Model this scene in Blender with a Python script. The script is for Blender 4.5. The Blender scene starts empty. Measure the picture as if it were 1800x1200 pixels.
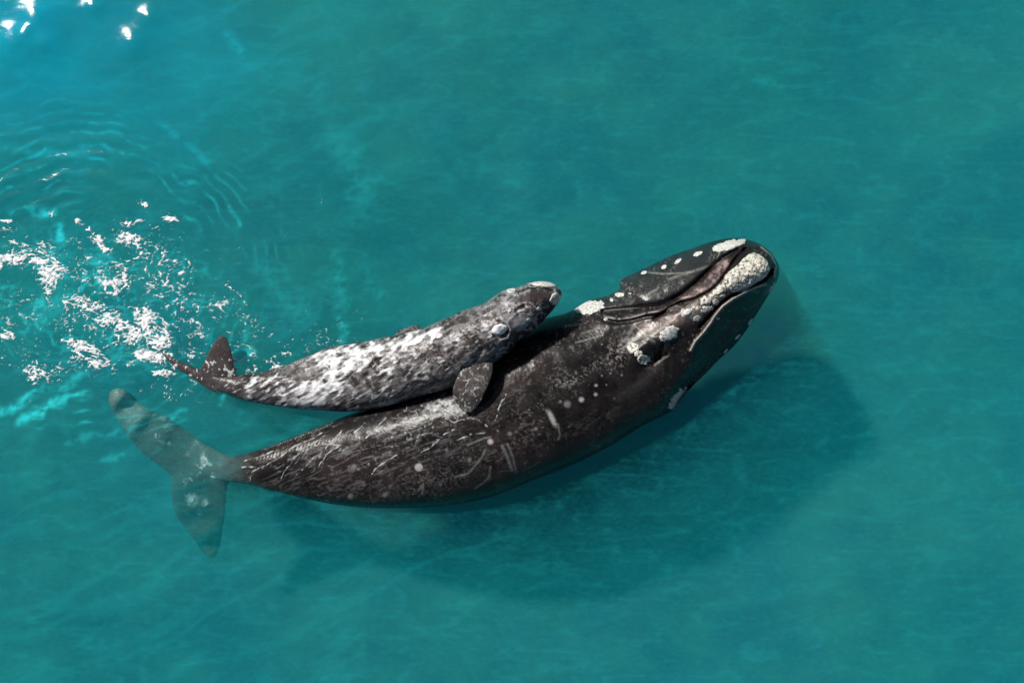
import bpy, math
import numpy as np
from mathutils import Vector

sc = bpy.context.scene
C = sc.collection

# ------------------------------------------------------------------ camera
PPM = 85.0                    # photograph pixels per metre at the water level
HFOV = math.radians(60)
CAMH = (900 / PPM) / math.tan(HFOV / 2)
cam = bpy.data.cameras.new('camera')
cam.angle = HFOV
cam.clip_end = 3000
cam_o = bpy.data.objects.new('camera', cam)
cam_o.location = (0, 0, CAMH)
C.objects.link(cam_o)
sc.camera = cam_o

# ------------------------------------------------------------------ sky and sun
SUN_EL = math.radians(41)
SUN_AZ = math.radians(-46)
w = bpy.data.worlds.new('World')
sc.world = w
w.use_nodes = True
nt = w.node_tree
sky = nt.nodes.new('ShaderNodeTexSky')
sky.sky_type = 'NISHITA'
sky.sun_disc = False
sky.sun_elevation = SUN_EL
sky.sun_rotation = SUN_AZ % (2 * math.pi)
bg = nt.nodes['Background']
bg.inputs['Strength'].default_value = 0.05
nt.links.new(sky.outputs[0], bg.inputs[0])
sun = bpy.data.lights.new('sun', 'SUN')
sun.energy = 5.0
sun.angle = math.radians(3.4)   # widened to soften the underwater shadow edge
sun.color = (1, 0.96, 0.9)
S = Vector((math.sin(SUN_AZ) * math.cos(SUN_EL), math.cos(SUN_AZ) * math.cos(SUN_EL), math.sin(SUN_EL)))
sun_o = bpy.data.objects.new('sun', sun)
sun_o.rotation_euler = S.to_track_quat('Z', 'Y').to_euler()
sun_o.location = S * 60
C.objects.link(sun_o)

sc.view_settings.view_transform = 'Standard'
sc.view_settings.look = 'None'
sc.view_settings.exposure = 0.0
sc.view_settings.gamma = 1
sc.render.film_transparent = False
try:
    sc.cycles.use_denoising = True
    sc.cycles.denoiser = 'OPENIMAGEDENOISE'
except Exception:
    pass
sc.cycles.volume_bounces = 1
sc.cycles.transparent_max_bounces = 12
sc.cycles.max_bounces = 6
sc.cycles.caustics_reflective = False
sc.cycles.caustics_refractive = False

# ------------------------------------------------------------------ helpers
def world(px, py, z):
    """point of the photograph at height z -> place in metres"""
    k = (CAMH - z) / CAMH
    return (px - 900) / PPM * k, (600 - py) / PPM * k, z


_T = [np.random.RandomState(i).rand(256, 256) for i in range(12)]


def vnoise(x, y, seed=0):
    t = _T[seed % 12]
    x = x + seed * 17.3; y = y + seed * 9.1
    xi = np.floor(x).astype(np.int64); yi = np.floor(y).astype(np.int64)
    fx = x - xi; fy = y - yi
    fx = fx * fx * (3 - 2 * fx); fy = fy * fy * (3 - 2 * fy)
    a = t[yi & 255, xi & 255]; b = t[yi & 255, (xi + 1) & 255]
    c = t[(yi + 1) & 255, xi & 255]; d = t[(yi + 1) & 255, (xi + 1) & 255]
    return (a * (1 - fx) + b * fx) * (1 - fy) + (c * (1 - fx) + d * fx) * fy


def fbm(x, y, sc_, octv=4, seed=0, gain=0.5):
    """0..1, feature size sc_ in the units of x"""
    r = 0; a = 1; t = 0; f = 1 / sc_
    for o in range(octv):
        r = r + a * vnoise(x * f, y * f, seed + o * 3)
        t += a; a *= gain; f *= 2.03
    return r / t


def ridge(x, y, sc_, octv=3, seed=0):
    r = 0; a = 1; t = 0; f = 1 / sc_
    for o in range(octv):
        r = r + a * (1 - np.abs(2 * vnoise(x * f, y * f, seed + o * 5) - 1))
        t += a; a *= 0.5; f *= 2.1
    return r / t


def sst(a, b, x):
    t = np.clip((x - a) / (b - a), 0, 1)
    return t * t * (3 - 2 * t)


def ell(x, y, cx, cy, rx, ry, ang=0):
    a = math.radians(ang)
    dx = x - cx; dy = y - cy
    u = dx * math.cos(a) + dy * math.sin(a)
    v = -dx * math.sin(a) + dy * math.cos(a)
    return np.sqrt((u / rx) ** 2 + (v / ry) ** 2)


def pdist(x, y, pts, taper=None):
    """distance to a polyline"""
    best = np.full(x.shape, 1e9)
    P = np.array(pts, float)
    m = (x > P[:, 0].min() - 60) & (x < P[:, 0].max() + 60) & (y > P[:, 1].min() - 60) & (y < P[:, 1].max() + 60)
    if not m.any():
        return best
    xx = x[m]; yy = y[m]; b = best[m]
    for i in range(len(P) - 1):
        ax, ay = P[i]; bx, by = P[i + 1]
        L2 = (bx - ax) ** 2 + (by - ay) ** 2 + 1e-9
        t = np.clip(((xx - ax) * (bx - ax) + (yy - ay) * (by - ay)) / L2, 0, 1)
        b = np.minimum(b, np.hypot(xx - ax - t * (bx - ax), yy - ay - t * (by - ay)))
    best[m] = b
    return best


def inpoly(x, y, pts):
    r = np.zeros(x.shape, bool)
    n = len(pts)
    for i in range(n):
        x1, y1 = pts[i]; x2, y2 = pts[(i + 1) % n]
        if y1 == y2:
            continue
        c = ((y1 > y) != (y2 > y)) & (x < (x2 - x1) * (y - y1) / (y2 - y1) + x1)
        r ^= c
    return r


def polymask(x, y, pts):
    """signed distance, positive inside"""
    d = pdist(x, y, list(pts) + [pts[0]])
    return np.where(inpoly(x, y, pts), d, -d)


def catmull(A, s):
    A = np.asarray(A, float)
    if A.ndim == 1:
        A = A[:, None]
    n = len(A)
    s = np.clip(s, 0, n - 1 - 1e-6)
    i = np.floor(s).astype(int); t = (s - i)[..., None]
    p0 = A[np.maximum(i - 1, 0)]; p1 = A[i]; p2 = A[np.minimum(i + 1, n - 1)]; p3 = A[np.minimum(i + 2, n - 1)]
    r = 0.5 * (2 * p1 + (-p0 + p2) * t + (2 * p0 - 5 * p1 + 4 * p2 - p3) * t ** 2 + (-p0 + 3 * p1 - 3 * p2 + p3) * t ** 3)
    return r


def link_mesh(name, verts, quads, mat, parent=None, cols=None, smooth=True, tris=None, ngons=None):
    me = bpy.data.meshes.new(name)
    verts = np.asarray(verts, np.float32)
    quads = np.asarray(quads, np.int32).reshape(-1, 4)
    loops = quads.ravel()
    starts = np.arange(0, len(loops), 4)
    if ngons:
        for g in ngons:
            starts = np.append(starts, len(loops)); loops = np.append(loops, g)
    me.vertices.add(len(verts)); me.vertices.foreach_set('co', verts.ravel())
    me.loops.add(len(loops)); me.loops.foreach_set('vertex_index', loops.astype(np.int32))
    me.polygons.add(len(starts)); me.polygons.foreach_set('loop_start', starts.astype(np.int32))
    me.update(calc_edges=True)
    if smooth:
        me.polygons.foreach_set('use_smooth', np.ones(len(me.polygons), bool))
    if cols is not None:
        for k, c in cols.items():
            a = me.color_attributes.new(k, 'FLOAT_COLOR', 'POINT')
            cc = np.ones((len(verts), 4), np.float32); cc[:, :3] = c
            a.data.foreach_set('color', cc.ravel())
    me.materials.append(mat)
    o = bpy.data.objects.new(name, me)
    C.objects.link(o)
    if parent is not None:
        o.parent = parent
    return o


def tag(o, label=None, cat=None, group=None, kind=None):
    if label: o['label'] = label
    if cat: o['category'] = cat
    if group: o['group'] = group
    if kind: o['kind'] = kind
    return o


def gridquads(ns, nt_, closed=False):
    i = np.arange(ns - 1)[:, None]
    j = np.arange(nt_ if closed else nt_ - 1)[None, :]
    j2 = (j + 1) % nt_
    return np.stack([i * nt_ + j, (i + 1) * nt_ + j, (i + 1) * nt_ + j2, i * nt_ + j2], -1).reshape(-1, 4)


def masked_sheet(X, Y, Z, mask, lift):
    """faces of a point grid where mask is set, lifted by lift, walls down to the sheet: an actual crust"""
    ns, nt_ = mask.shape
    fm = mask[:-1, :-1] & mask[1:, :-1] & mask[1:, 1:] & mask[:-1, 1:]
    if not fm.any():
        return None
    q = gridquads(ns, nt_).reshape(ns - 1, nt_ - 1, 4)[fm]
    used = np.unique(q)
    # edge vertices sink into the surface
    cnt = np.zeros(ns * nt_, int)
    np.add.at(cnt, q.ravel(), 1)
    remap = np.full(ns * nt_, -1); remap[used] = np.arange(len(used))
    l = np.where(cnt[used] < 4, -0.004, lift.ravel()[used])
    V = np.stack([X.ravel()[used], Y.ravel()[used], Z.ravel()[used] + l], -1)
    return V, remap[q], used


# ------------------------------------------------------------------ materials
def nodes(name):
    m = bpy.data.materials.new(name)
    m.use_nodes = True
    t = m.node_tree
    return m, t, t.nodes, t.links, t.nodes['Principled BSDF']


def noise(N, L, scale, detail=4, rough=0.6, vec=None):
    n = N.new('ShaderNodeTexNoise')
    n.inputs['Scale'].default_value = scale
    n.inputs['Detail'].default_value = detail
    n.inputs['Roughness'].default_value = rough
    if vec is not None:
        L.new(vec, n.inputs['Vector'])
    return n


def skin_material(name, bump=0.02, rough=0.36, spec=0.4):
    m, t, N, L, b = nodes(name)
    tc = N.new('ShaderNodeTexCoord')
    at = N.new('ShaderNodeAttribute'); at.attribute_name = 'pigment'
    n = noise(N, L, 22, 6, 0.65, tc.outputs['Object'])
    mr = N.new('ShaderNodeMapRange')
    mr.inputs['From Min'].default_value = 0.3; mr.inputs['From Max'].default_value = 0.7
    mr.inputs['To Min'].default_value = 0.75; mr.inputs['To Max'].default_value = 1.25
    L.new(n.outputs['Fac'], mr.inputs['Value'])
    mx = N.new('ShaderNodeMix'); mx.data_type = 'RGBA'; mx.blend_type = 'MULTIPLY'
    mx.inputs['Factor'].default_value = 1
    L.new(at.outputs['Color'], mx.inputs[6]); L.new(mr.outputs[0], mx.inputs[7])
    L.new(mx.outputs[2], b.inputs['Base Color'])
    r = N.new('ShaderNodeMapRange')
    r.inputs['To Min'].default_value = rough - 0.1; r.inputs['To Max'].default_value = rough + 0.16
    n2 = noise(N, L, 5, 5, 0.6, tc.outputs['Object'])
    L.new(n2.outputs['Fac'], r.inputs['Value']); L.new(r.outputs[0], b.inputs['Roughness'])
    b.inputs['IOR'].default_value = 1.36; b.inputs['Specular IOR Level'].default_value = spec
    bp = N.new('ShaderNodeBump'); bp.inputs['Strength'].default_value = 0.5; bp.inputs['Distance'].default_value = bump
    n3 = noise(N, L, 16, 8, 0.62, tc.outputs['Object'])
    L.new(n3.outputs['Fac'], bp.inputs['Height']); L.new(bp.outputs[0], b.inputs['Normal'])
    return m


def plain_noise_material(name, c0, c1, scale, rough=0.8, bump=0.01, lo=0.35, hi=0.65, sss=0):
    m, t, N, L, b = nodes(name)
    tc = N.new('ShaderNodeTexCoord')
    n = noise(N, L, scale, 6, 0.65, tc.outputs['Object'])
    cr = N.new('ShaderNodeValToRGB')
    cr.color_ramp.elements[0].position = lo; cr.color_ramp.elements[0].color = (*c0, 1)
    cr.color_ramp.elements[1].position = hi; cr.color_ramp.elements[1].color = (*c1, 1)
    L.new(n.outputs['Fac'], cr.inputs[0]); L.new(cr.outputs[0], b.inputs['Base Color'])
    b.inputs['Roughness'].default_value = rough
    bp = N.new('ShaderNodeBump'); bp.inputs['Strength'].default_value = 0.6; bp.inputs['Distance'].default_value = bump
    L.new(n.outputs['Fac'], bp.inputs['Height']); L.new(bp.outputs[0], b.inputs['Normal'])
    return m


M_MOTHER = skin_material('wet_dark_skin', 0.009, 0.24, 0.3)
M_CALF = skin_material('wet_grey_skin', 0.012, 0.25)
M_CALL = plain_noise_material('callosity_crust', (0.06, 0.05, 0.045), (0.66, 0.64, 0.55), 17, 0.85, 0.03, 0.38, 0.52)
M_CALL2 = plain_noise_material('smooth_pale_crust', (0.30, 0.29, 0.27), (0.66, 0.66, 0.62), 22, 0.8, 0.02, 0.36, 0.56)
M_CALL3 = plain_noise_material('white_crust', (0.6, 0.6, 0.58), (0.85, 0.85, 0.82), 12, 0.7, 0.01, 0.3, 0.5)
def froth_material(name, c0, c1, scale, bump):
    m = plain_noise_material(name, c0, c1, scale, 0.6, bump)
    N = m.node_tree.nodes; L = m.node_tree.links
    at = N.new('ShaderNodeAttribute'); at.attribute_name = 'cover'
    L.new(at.outputs['Fac'], N['Principled BSDF'].inputs['Alpha'])
    return m


M_EYE = plain_noise_material('dark_eye', (0.01, 0.009, 0.008), (0.02, 0.016, 0.013), 5, 0.12, 0.001)
M_FOAM = froth_material('white_foam', (0.80, 0.79, 0.79), (0.93, 0.92, 0.92), 9, 0.008)
M_FROTH_AND_LIGHT = froth_material('froth_and_light_threads', (0.34, 0.36, 0.35), (0.60, 0.61, 0.60), 12, 0.006)


def water_material():
    m = bpy.data.materials.new('sea_water')
    m.use_nodes = True
    N = m.node_tree.nodes; L = m.node_tree.links
    N.remove(N['Principled BSDF'])
    out = N['Material Output']
    tc = N.new('ShaderNodeTexCoord')
    tr = N.new('ShaderNodeBsdfTransparent')
    gl = N.new('ShaderNodeBsdfGlossy'); gl.inputs['Roughness'].default_value = 0.11
    # Schlick reflectance of water, the same from above and from below (the sheet does not bend light)
    ge = N.new('ShaderNodeNewGeometry')
    dt = N.new('ShaderNodeVectorMath'); dt.operation = 'DOT_PRODUCT'
    L.new(ge.outputs['Incoming'], dt.inputs[0])
    def mt(op, a, b=None, c=None):
        n = N.new('ShaderNodeMath'); n.operation = op
        for i, v in enumerate((a, b, c)):
            if v is None: continue
            if isinstance(v, (int, float)): n.inputs[i].default_value = v
            else: L.new(v, n.inputs[i])
        return n.outputs[0]
    fr_ = mt('MULTIPLY_ADD', mt('POWER', mt('SUBTRACT', 1.0, mt('ABSOLUTE', dt.outputs['Value'])), 5.0), 0.98, 0.021)
    mp = N.new('ShaderNodeMapping'); mp.inputs['Scale'].default_value = (1, 1.9, 1)
    mp.inputs['Rotation'].default_value = (0, 0, math.radians(14))
    L.new(tc.outputs['Object'], mp.inputs[0])
    n = noise(N, L, 2.6, 8, 0.62, mp.outputs[0])
    n.inputs['Distortion'].default_value = 0.4
    bp0 = N.new('ShaderNodeBump'); bp0.inputs['Strength'].default_value = 0.5; bp0.inputs['Distance'].default_value = 0.004
    n5 = noise(N, L, 11, 3, 0.6, mp.outputs[0]); L.new(n5.outputs['Fac'], bp0.inputs['Height'])
    bp = N.new('ShaderNodeBump'); bp.inputs['Strength'].default_value = 0.5; bp.inputs['Distance'].default_value = 0.015
    L.new(n.outputs['Fac'], bp.inputs['Height']); L.new(bp0.outputs[0], bp.inputs['Normal'])
    L.new(bp.outputs[0], gl.inputs['Normal']); L.new(bp.outputs[0], dt.inputs[1])
    mx = N.new('ShaderNodeMixShader')
    L.new(fr_, mx.inputs[0]); L.new(tr.outputs[0], mx.inputs[1]); L.new(gl.outputs[0], mx.inputs[2])
    # pale diffuse film: ripple light and top-left glow painted in, plus aerated water
    df = N.new('ShaderNodeBsdfDiffuse'); tn = N.new('ShaderNodeAttribute'); tn.attribute_name = 'tint'
    cm = N.new('ShaderNodeMix'); cm.data_type = 'RGBA'
    cm.inputs[6].default_value = (0.03, 0.64, 0.66, 1); cm.inputs[7].default_value = (0.003, 0.52, 0.76, 1)
    L.new(tn.outputs['Fac'], cm.inputs[0]); L.new(cm.outputs[2], df.inputs['Color'])
    n2 = noise(N, L, 0.5, 9, 0.7, mp.outputs[0]); n2.inputs['Distortion'].default_value = 0.9
    cr = N.new('ShaderNodeMapRange')
    cr.inputs['From Min'].default_value = 0.42; cr.inputs['From Max'].default_value = 0.78
    cr.inputs['To Min'].default_value = 0.0; cr.inputs['To Max'].default_value = 0.065
    L.new(n2.outputs['Fac'], cr.inputs['Value'])
    at = N.new('ShaderNodeAttribute'); at.attribute_name = 'bubbles_and_light'
    ad = N.new('ShaderNodeMath'); ad.operation = 'ADD'; ad.use_clamp = True
    n4 = noise(N, L, 7, 5, 0.7, mp.outputs[0])
    fine = mt('MULTIPLY', mt('MAXIMUM', mt('SUBTRACT', n4.outputs['Fac'], 0.47), 0.0), 0.22)
    L.new(mt('ADD', cr.outputs[0], fine), ad.inputs[0]); L.new(at.outputs['Fac'], ad.inputs[1])
    mx2 = N.new('ShaderNodeMixShader')
    L.new(ad.outputs[0], mx2.inputs[0]); L.new(mx.outputs[0], mx2.inputs[1]); L.new(df.outputs[0], mx2.inputs[2])
    L.new(mx2.outputs[0], out.inputs['Surface'])
    va = N.new('ShaderNodeVolumeAbsorption')
    va.inputs['Color'].default_value = (0.0, 0.72, 0.76, 1); va.inputs['Density'].default_value = 0.38
    vs = N.new('ShaderNodeVolumeScatter')
    vs.inputs['Color'].default_value = (0.03, 0.80, 0.88, 1); vs.inputs['Density'].default_value = 0.15
    vs.inputs['Anisotropy'].default_value = 0.0
    av = N.new('ShaderNodeAddShader')
    L.new(va.outputs[0], av.inputs[0]); L.new(vs.outputs[0], av.inputs[1])
    L.new(av.outputs[0], out.inputs['Volume'])
    return m


M_WATER = water_material()
M_SAND = plain_noise_material('pale_sea_floor', (0.20, 0.26, 0.33), (0.38, 0.46, 0.35), 0.45, 0.95, 0.05, 0.36, 0.64)

# ------------------------------------------------------------------ sea floor
FLOOR = -3.6
gx = np.concatenate([np.linspace(-400, -25, 14)[:-1], np.linspace(-25, 25, 160), np.linspace(25, 400, 14)[1:]])
gy = gx
FX, FY = np.meshgrid(gx, gy, indexing='ij')
FZ = FLOOR + 0.8 * (fbm(FX, FY, 3.5, 4, 3) - 0.5)
floor = link_mesh('sea_floor', np.stack([FX, FY, FZ], -1).reshape(-1, 3), gridquads(*FX.shape), M_SAND)
tag(floor, kind='structure')

# ------------------------------------------------------------------ water body
RC = (150.0, 500.0)


def wave_height(px, py):
    x = (px - 900) / PPM; y = (600 - py) / PPM
    h = 0.04 * (fbm(x + 0.3 * y, y * 1.8, 2.4, 4, 2) - 0.5) + 0.010 * (fbm(x * .6 + y * .25, y * 1.6, 0.42, 3, 5) - 0.5)
    rr = np.hypot((px - RC[0]) * 0.9, py - RC[1])
    rw = rr + 26 * (fbm(px, py, 120, 3, 5) - 0.5)
    env = np.exp(-((rr - 215) / 95) ** 2) * (0.35 + 1.1 * fbm(px, py, 90, 2, 7))
    env = env * (1 - sst(420, 640, px))
    h = h + 0.007 * env * np.sin((rw + 30 * (fbm(px, py, 55, 2, 3) - .5)) / 31 * 2 * math.pi)
    r2 = np.hypot(px - 215, (py - 425) * 1.4)
    h = h + 0.004 * np.exp(-((r2 - 75) / 55) ** 2) * np.sin((r2 + 22 * (fbm(px, py, 40, 3, 6) - .5)) / 15 * 2 * math.pi) * sst(.35, .6, fbm(px, py, 35, 2, 4))
    # choppy patch churned by the calf's tail
    churn = np.exp(-ell(px, py, 170, 520, 300, 150) ** 2)
    h = h + 0.07 * churn * (fbm(px, py, 34, 4, 9) - 0.5)
    # wavelets under the sun glitter
    for cx, cy, sg, a in GLINT:
        h = h + a * np.exp(-((px - cx) ** 2 + (py - cy) ** 2) / (2 * (sg * PPM) ** 2))
    return h


# (centre px, py, radius m, height): small humps whose sun-facing side mirrors the sun
GLINT = [(cx, cy, sg, .29 * sg) for cx, cy, sg in ((24, 76, .24), (80, 78, .28), (62, 30, .22), (45, 60, .13), (236, 76, .20), (264, 30, .16), (165, 12, .14))]

gx = np.concatenate([np.linspace(-380, -13, 22)[:-1] , np.linspace(-13, 13, 820), np.linspace(13, 380, 22)[1:]])
gy = np.concatenate([np.linspace(-380, -9.5, 22)[:-1], np.linspace(-9.5, 9.5, 600), np.linspace(9.5, 380, 22)[1:]])
WX, WY = np.meshgrid(gx, gy, indexing='ij')
WPX = WX * PPM + 900; WPY = 600 - WY * PPM
WZ = wave_height(WPX, WPY)
WZ = np.where((np.abs(WX) > 13) | (np.abs(WY) > 9.5), 0, WZ)


def bubble_map(px, py):
    b = np.zeros(px.shape)
    for pts, wd, a in BUBBLES:
        wob = 14 * (fbm(px, py, 30, 3, 4) - 0.5)
        d = pdist(px + wob, py + wob, pts)
        tex = sst(.35, .8, ridge(px * .7 + py * .3, py, 16, 3, 8) * .6 + fbm(px, py, 7, 3, 2) * .4)
        b = np.maximum(b, .9 * a * np.exp(-(d / (wd * (.4 + 1.2 * fbm(px, py, 22, 2, 1)))) ** 2) * tex)
    return b


BUBBLES = [
    ([(30, 736), (70, 722), (110, 700), (150, 688)], 7, 1.0), ([(0, 722), (30, 708), (60, 688)], 7, .9), ([(150, 650), (110, 680), (60, 692)], 7, .5),
    ([(60, 372), (95, 376), (102, 400), (104, 418)], 7, .95), ([(20, 374), (60, 364), (90, 374)], 5, .35),
    ([(600, 600), (606, 582), (598, 565)], 7, .45), ([(385, 706), (398, 692)], 4, .5), ([(300, 732), (325, 714)], 5, .45),
    ([(180, 808), (215, 798)], 6, .3), ([(120, 775), (190, 762), (230, 750)], 7, .3), ([(250, 590), (300, 600)], 8, .3),
    ([(470, 470), (500, 520), (520, 560)], 24, .16), ([(600, 260), (640, 330), (620, 380)], 26, .13),
    ([(410, 640), (430, 628), (448, 618)], 7, .55), ([(115, 455), (95, 540), (75, 560)], 24, .22), ([(590, 450), (600, 540)], 14, .2),
    ([(400, 60), (420, 85)], 8, .2), ([(280, 215), (330, 255), (370, 290)], 6, .22), ([(0, 258), (60, 268), (150, 272)], 8, .22),
    ([(640, 480), (670, 520)], 14, .16), ([(1330, 140), (1370, 150)], 10, .14), ([(150, 450), (190, 470), (185, 500)], 9, .4),
]
BM = bubble_map(WPX, WPY) + 0.33 * np.exp(-ell(WPX, WPY, 20, 20, 430, 230, 15) ** 2) * (.4 + 1.1 * fbm(WPX, WPY * 1.5, 110, 5, 3))  # second term paints the bluish sun glow at the top left
def crest_light(px, py):  # ripple crests lightened in the colour, imitating reflected sky
    rr = np.hypot((px - RC[0]) * 0.9, py - RC[1])
    rw = rr + 30 * (fbm(px, py, 120, 3, 5) - 0.5) + 26 * (fbm(px, py, 50, 2, 3) - .5)
    env = np.exp(-((rr - 230) / 85) ** 2) * sst(.42, .7, fbm(px, py, 60, 3, 7)) * (1 - sst(430, 640, px))
    b = .42 * env * np.clip(np.sin(rw / 20 * 2 * math.pi), 0, 1) ** 3 * sst(.3, .75, ridge(px * .5, py, 9, 3, 2) * .5 + fbm(px, py, 16, 3, 3) * .5)
    # long faint swell highlights painted pale, drifting down to the right
    u = px * .45 + py * .9; v = px * .9 - py * .45
    g = ridge(v * .25, u + 60 * (fbm(px, py, 260, 3, 1) - .5), 46, 3, 4)
    return b + .05 * sst(.68, .92, g) * (1 - .75 * sst(500, 1100, px)) + .05 * sst(.72, .95, ridge(px * .3, py, 22, 3, 6))


BM = BM + crest_light(WPX, WPY)
TINT = np.clip(1.3 * np.exp(-ell(WPX, WPY, 20, 20, 430, 240, 15) ** 2), 0, 1)  # bluer colour for the painted top-left glow
# milky aerated water between the foam
ch = np.exp(-ell(WPX, WPY, 190, 530, 250, 120, 5) ** 4)
BM = BM + .42 * ch * sst(.62, .9, ridge(WPX * .6 + 20 * fbm(WPX, WPY, 40, 2, 3), WPY, 13, 3, 9)) * sst(.35, .65, fbm(WPX, WPY, 30, 3, 2)) + .10 * ch * fbm(WPX, WPY, 24, 3, 6)
ns_, nt_ = WX.shape
top = np.stack([WX, WY, WZ], -1).reshape(-1, 3)
ring = np.concatenate([np.arange(nt_), np.arange(1, ns_) * nt_ + nt_ - 1, ((ns_ - 1) * nt_ + np.arange(nt_ - 2, -1, -1)), np.arange(ns_ - 2, 0, -1) * nt_])
bot = top[ring].copy(); bot[:, 2] = -9
nb = len(top); k = len(ring); ii = np.arange(k)
side = np.stack([ring, ring[(ii + 1) % k], nb + (ii + 1) % k, nb + ii], -1)
q = gridquads(ns_, nt_)
V = np.concatenate([top, bot])
bc = np.zeros((len(V), 3)); bc[:len(top)] = BM.reshape(-1, 1)
tc_ = np.zeros((len(V), 3)); tc_[:len(top)] = TINT.reshape(-1, 1)
water = link_mesh('water', V, np.concatenate([q, side]), M_WATER, cols={'bubbles_and_light': bc, 'tint': tc_}, ngons=[nb + ii[::-1]])
tag(water, kind='structure')


# ------------------------------------------------------------------ lofted animal surfaces
class Loft:
    def __init__(self, secs, p=2.2, detail=None):
        # section: Lx, Ly, Rx, Ry, zc, top height, depth
        self.A = np.array(secs, float)
        self.n = len(secs); self.p = p; self.detail = detail

    def eval(self, s, v, up=True):
        """s along, v in -1..1 across; returns px, py, z"""
        a = catmull(self.A, s)
        hl = (1 - v) / 2
        px = a[..., 0] * hl + a[..., 2] * (1 - hl)
        py = a[..., 1] * hl + a[..., 3] * (1 - hl)
        prof = np.maximum(1 - np.abs(v) ** self.p, 0) ** (1 / self.p)
        if up:
            z = a[..., 4] + a[..., 5] * prof
            if self.detail is not None:
                z = z + self.detail(px, py) * sst(0, 0.45, prof)
        else:
            z = a[..., 4] - a[..., 6] * prof
        return px, py, z

    def mesh(self, ns, nt_, nb_, pig):
        s = np.linspace(0, self.n - 1, ns)
        th = np.linspace(-math.pi / 2, math.pi / 2, nt_)
        tb = np.linspace(math.pi / 2, -math.pi / 2, nb_ + 2)[1:-1]
        def vv(t):
            return np.sign(np.sin(t)) * np.abs(np.sin(t)) ** (2 / self.p)
        S1, T1 = np.meshgrid(s, vv(th), indexing='ij')
        S2, T2 = np.meshgrid(s, vv(tb), indexing='ij')
        a = self.eval(S1, T1); b = self.eval(S2, T2, False)
        px, py, z = [np.concatenate([a[i], b[i]], 1) for i in range(3)]
        W = np.stack(world(px, py, z), -1)
        N_ = nt_ + nb_
        q = gridquads(ns, N_, True)
        col = pig(px.ravel(), py.ravel())
        return W.reshape(-1, 3), q, col, [np.arange(N_)[::-1].copy(), (ns - 1) * N_ + np.arange(N_)]


def join_parts(parts):
    Vs, Qs, Cs, Ns = [], [], [], []
    off = 0
    for V, q, c, n in parts:
        Vs.append(V); Qs.append(q + off); Cs.append(c); Ns += [g + off for g in n]; off += len(V)
    return np.concatenate(Vs), np.concatenate(Qs), np.concatenate(Cs), Ns


# ------------------------------------------------------------------ the mother
LIP1 = [(1062, 545), (1100, 541), (1130, 538), (1156, 535), (1178, 526), (1200, 513), (1222, 496), (1245, 474), (1270, 452), (1296, 437)]
LIP2 = [(1150, 560), (1175, 542), (1196, 532), (1222, 525), (1249, 511), (1265, 496), (1278, 476), (1296, 451), (1311, 436)]
LIPR = [(1345, 500), (1328, 505), (1311, 513), (1289, 525), (1271, 538), (1256, 556), (1251, 565), (1236, 585), (1222, 600), (1214, 616)]
GRR = [(1357, 476), (1345, 491), (1318, 505), (1300, 512), (1280, 523), (1262, 537), (1245, 556), (1230, 574)]
RIM = [(1312, 434), (1338, 434), (1356, 449), (1365, 467), (1361, 487)]
WRK = [(1062, 556), (1085, 561), (1110, 558), (1135, 551), (1160, 547), (1190, 537)]
ROST = [(1340, 470), (1290, 493), (1245, 527), (1205, 553), (1165, 588), (1120, 622)]


def mother_detail(x, y):
    h = np.zeros(x.shape)
    h += 0.15 * np.exp(-(pdist(x, y, ROST) / 20) ** 2)
    sd = polymask(x, y, LIPR + [(1180, 730), (1300, 700), (1400, 600), (1400, 480)])
    h -= 0.24 * sst(0, 34, sd)
    h -= 0.13 * np.exp(-(pdist(x, y + 3, [(p[0], p[1] + 5) for p in LIP1]) / 4.5) ** 2)
    h -= 0.10 * np.exp(-(pdist(x, y, LIP2) / 3) ** 2)
    h -= 0.14 * np.exp(-(pdist(x, y, GRR) / 2.8) ** 2)
    h += 0.07 * np.exp(-(pdist(x, y, LIPR) / 3) ** 2)
    h += 0.03 * np.exp(-(pdist(x, y, RIM) / 2.5) ** 2)
    h -= 0.05 * np.exp(-(pdist(x, y, [(1308, 440), (1332, 440), (1348, 453), (1358, 470), (1353, 488)]) / 4) ** 2)
    h += 0.035 * np.exp(-(pdist(x, y, WRK) / 3) ** 2)
    h -= 0.035 * np.exp(-(pdist(x, y - 6, WRK) / 3.5) ** 2)
    h -= 1.0 * np.exp(-ell(x, y, 1204, 710, 34, 17, -56) ** 2)
    # blowholes
    for pl in BLOW:
        h -= 0.07 * np.exp(-(pdist(x, y, pl) / 2.6) ** 2)
    h -= 0.10 * np.exp(-ell(x, y, 1152, 626, 26, 12, -35) ** 2)
    h += 0.035 * (fbm(x, y, 60, 3, 1) - 0.5) + 0.014 * (fbm(x, y, 14, 3, 6) - 0.5)
    # skin folds running across the tail stock
    u = x * 0.95 + y * 0.3
    h += 0.003 * np.sin(u / 5.5 * 2 * math.pi + 5 * fbm(x, y, 40, 2, 3)) * np.exp(-ell(x, y, 570, 820, 110, 40) ** 2)
    return h


BLOW = [[(1150, 612), (1153, 622), (1152, 632)], [(1164, 606), (1158, 618), (1160, 630)], [(1148, 640), (1162, 628), (1172, 622)]]

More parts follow.
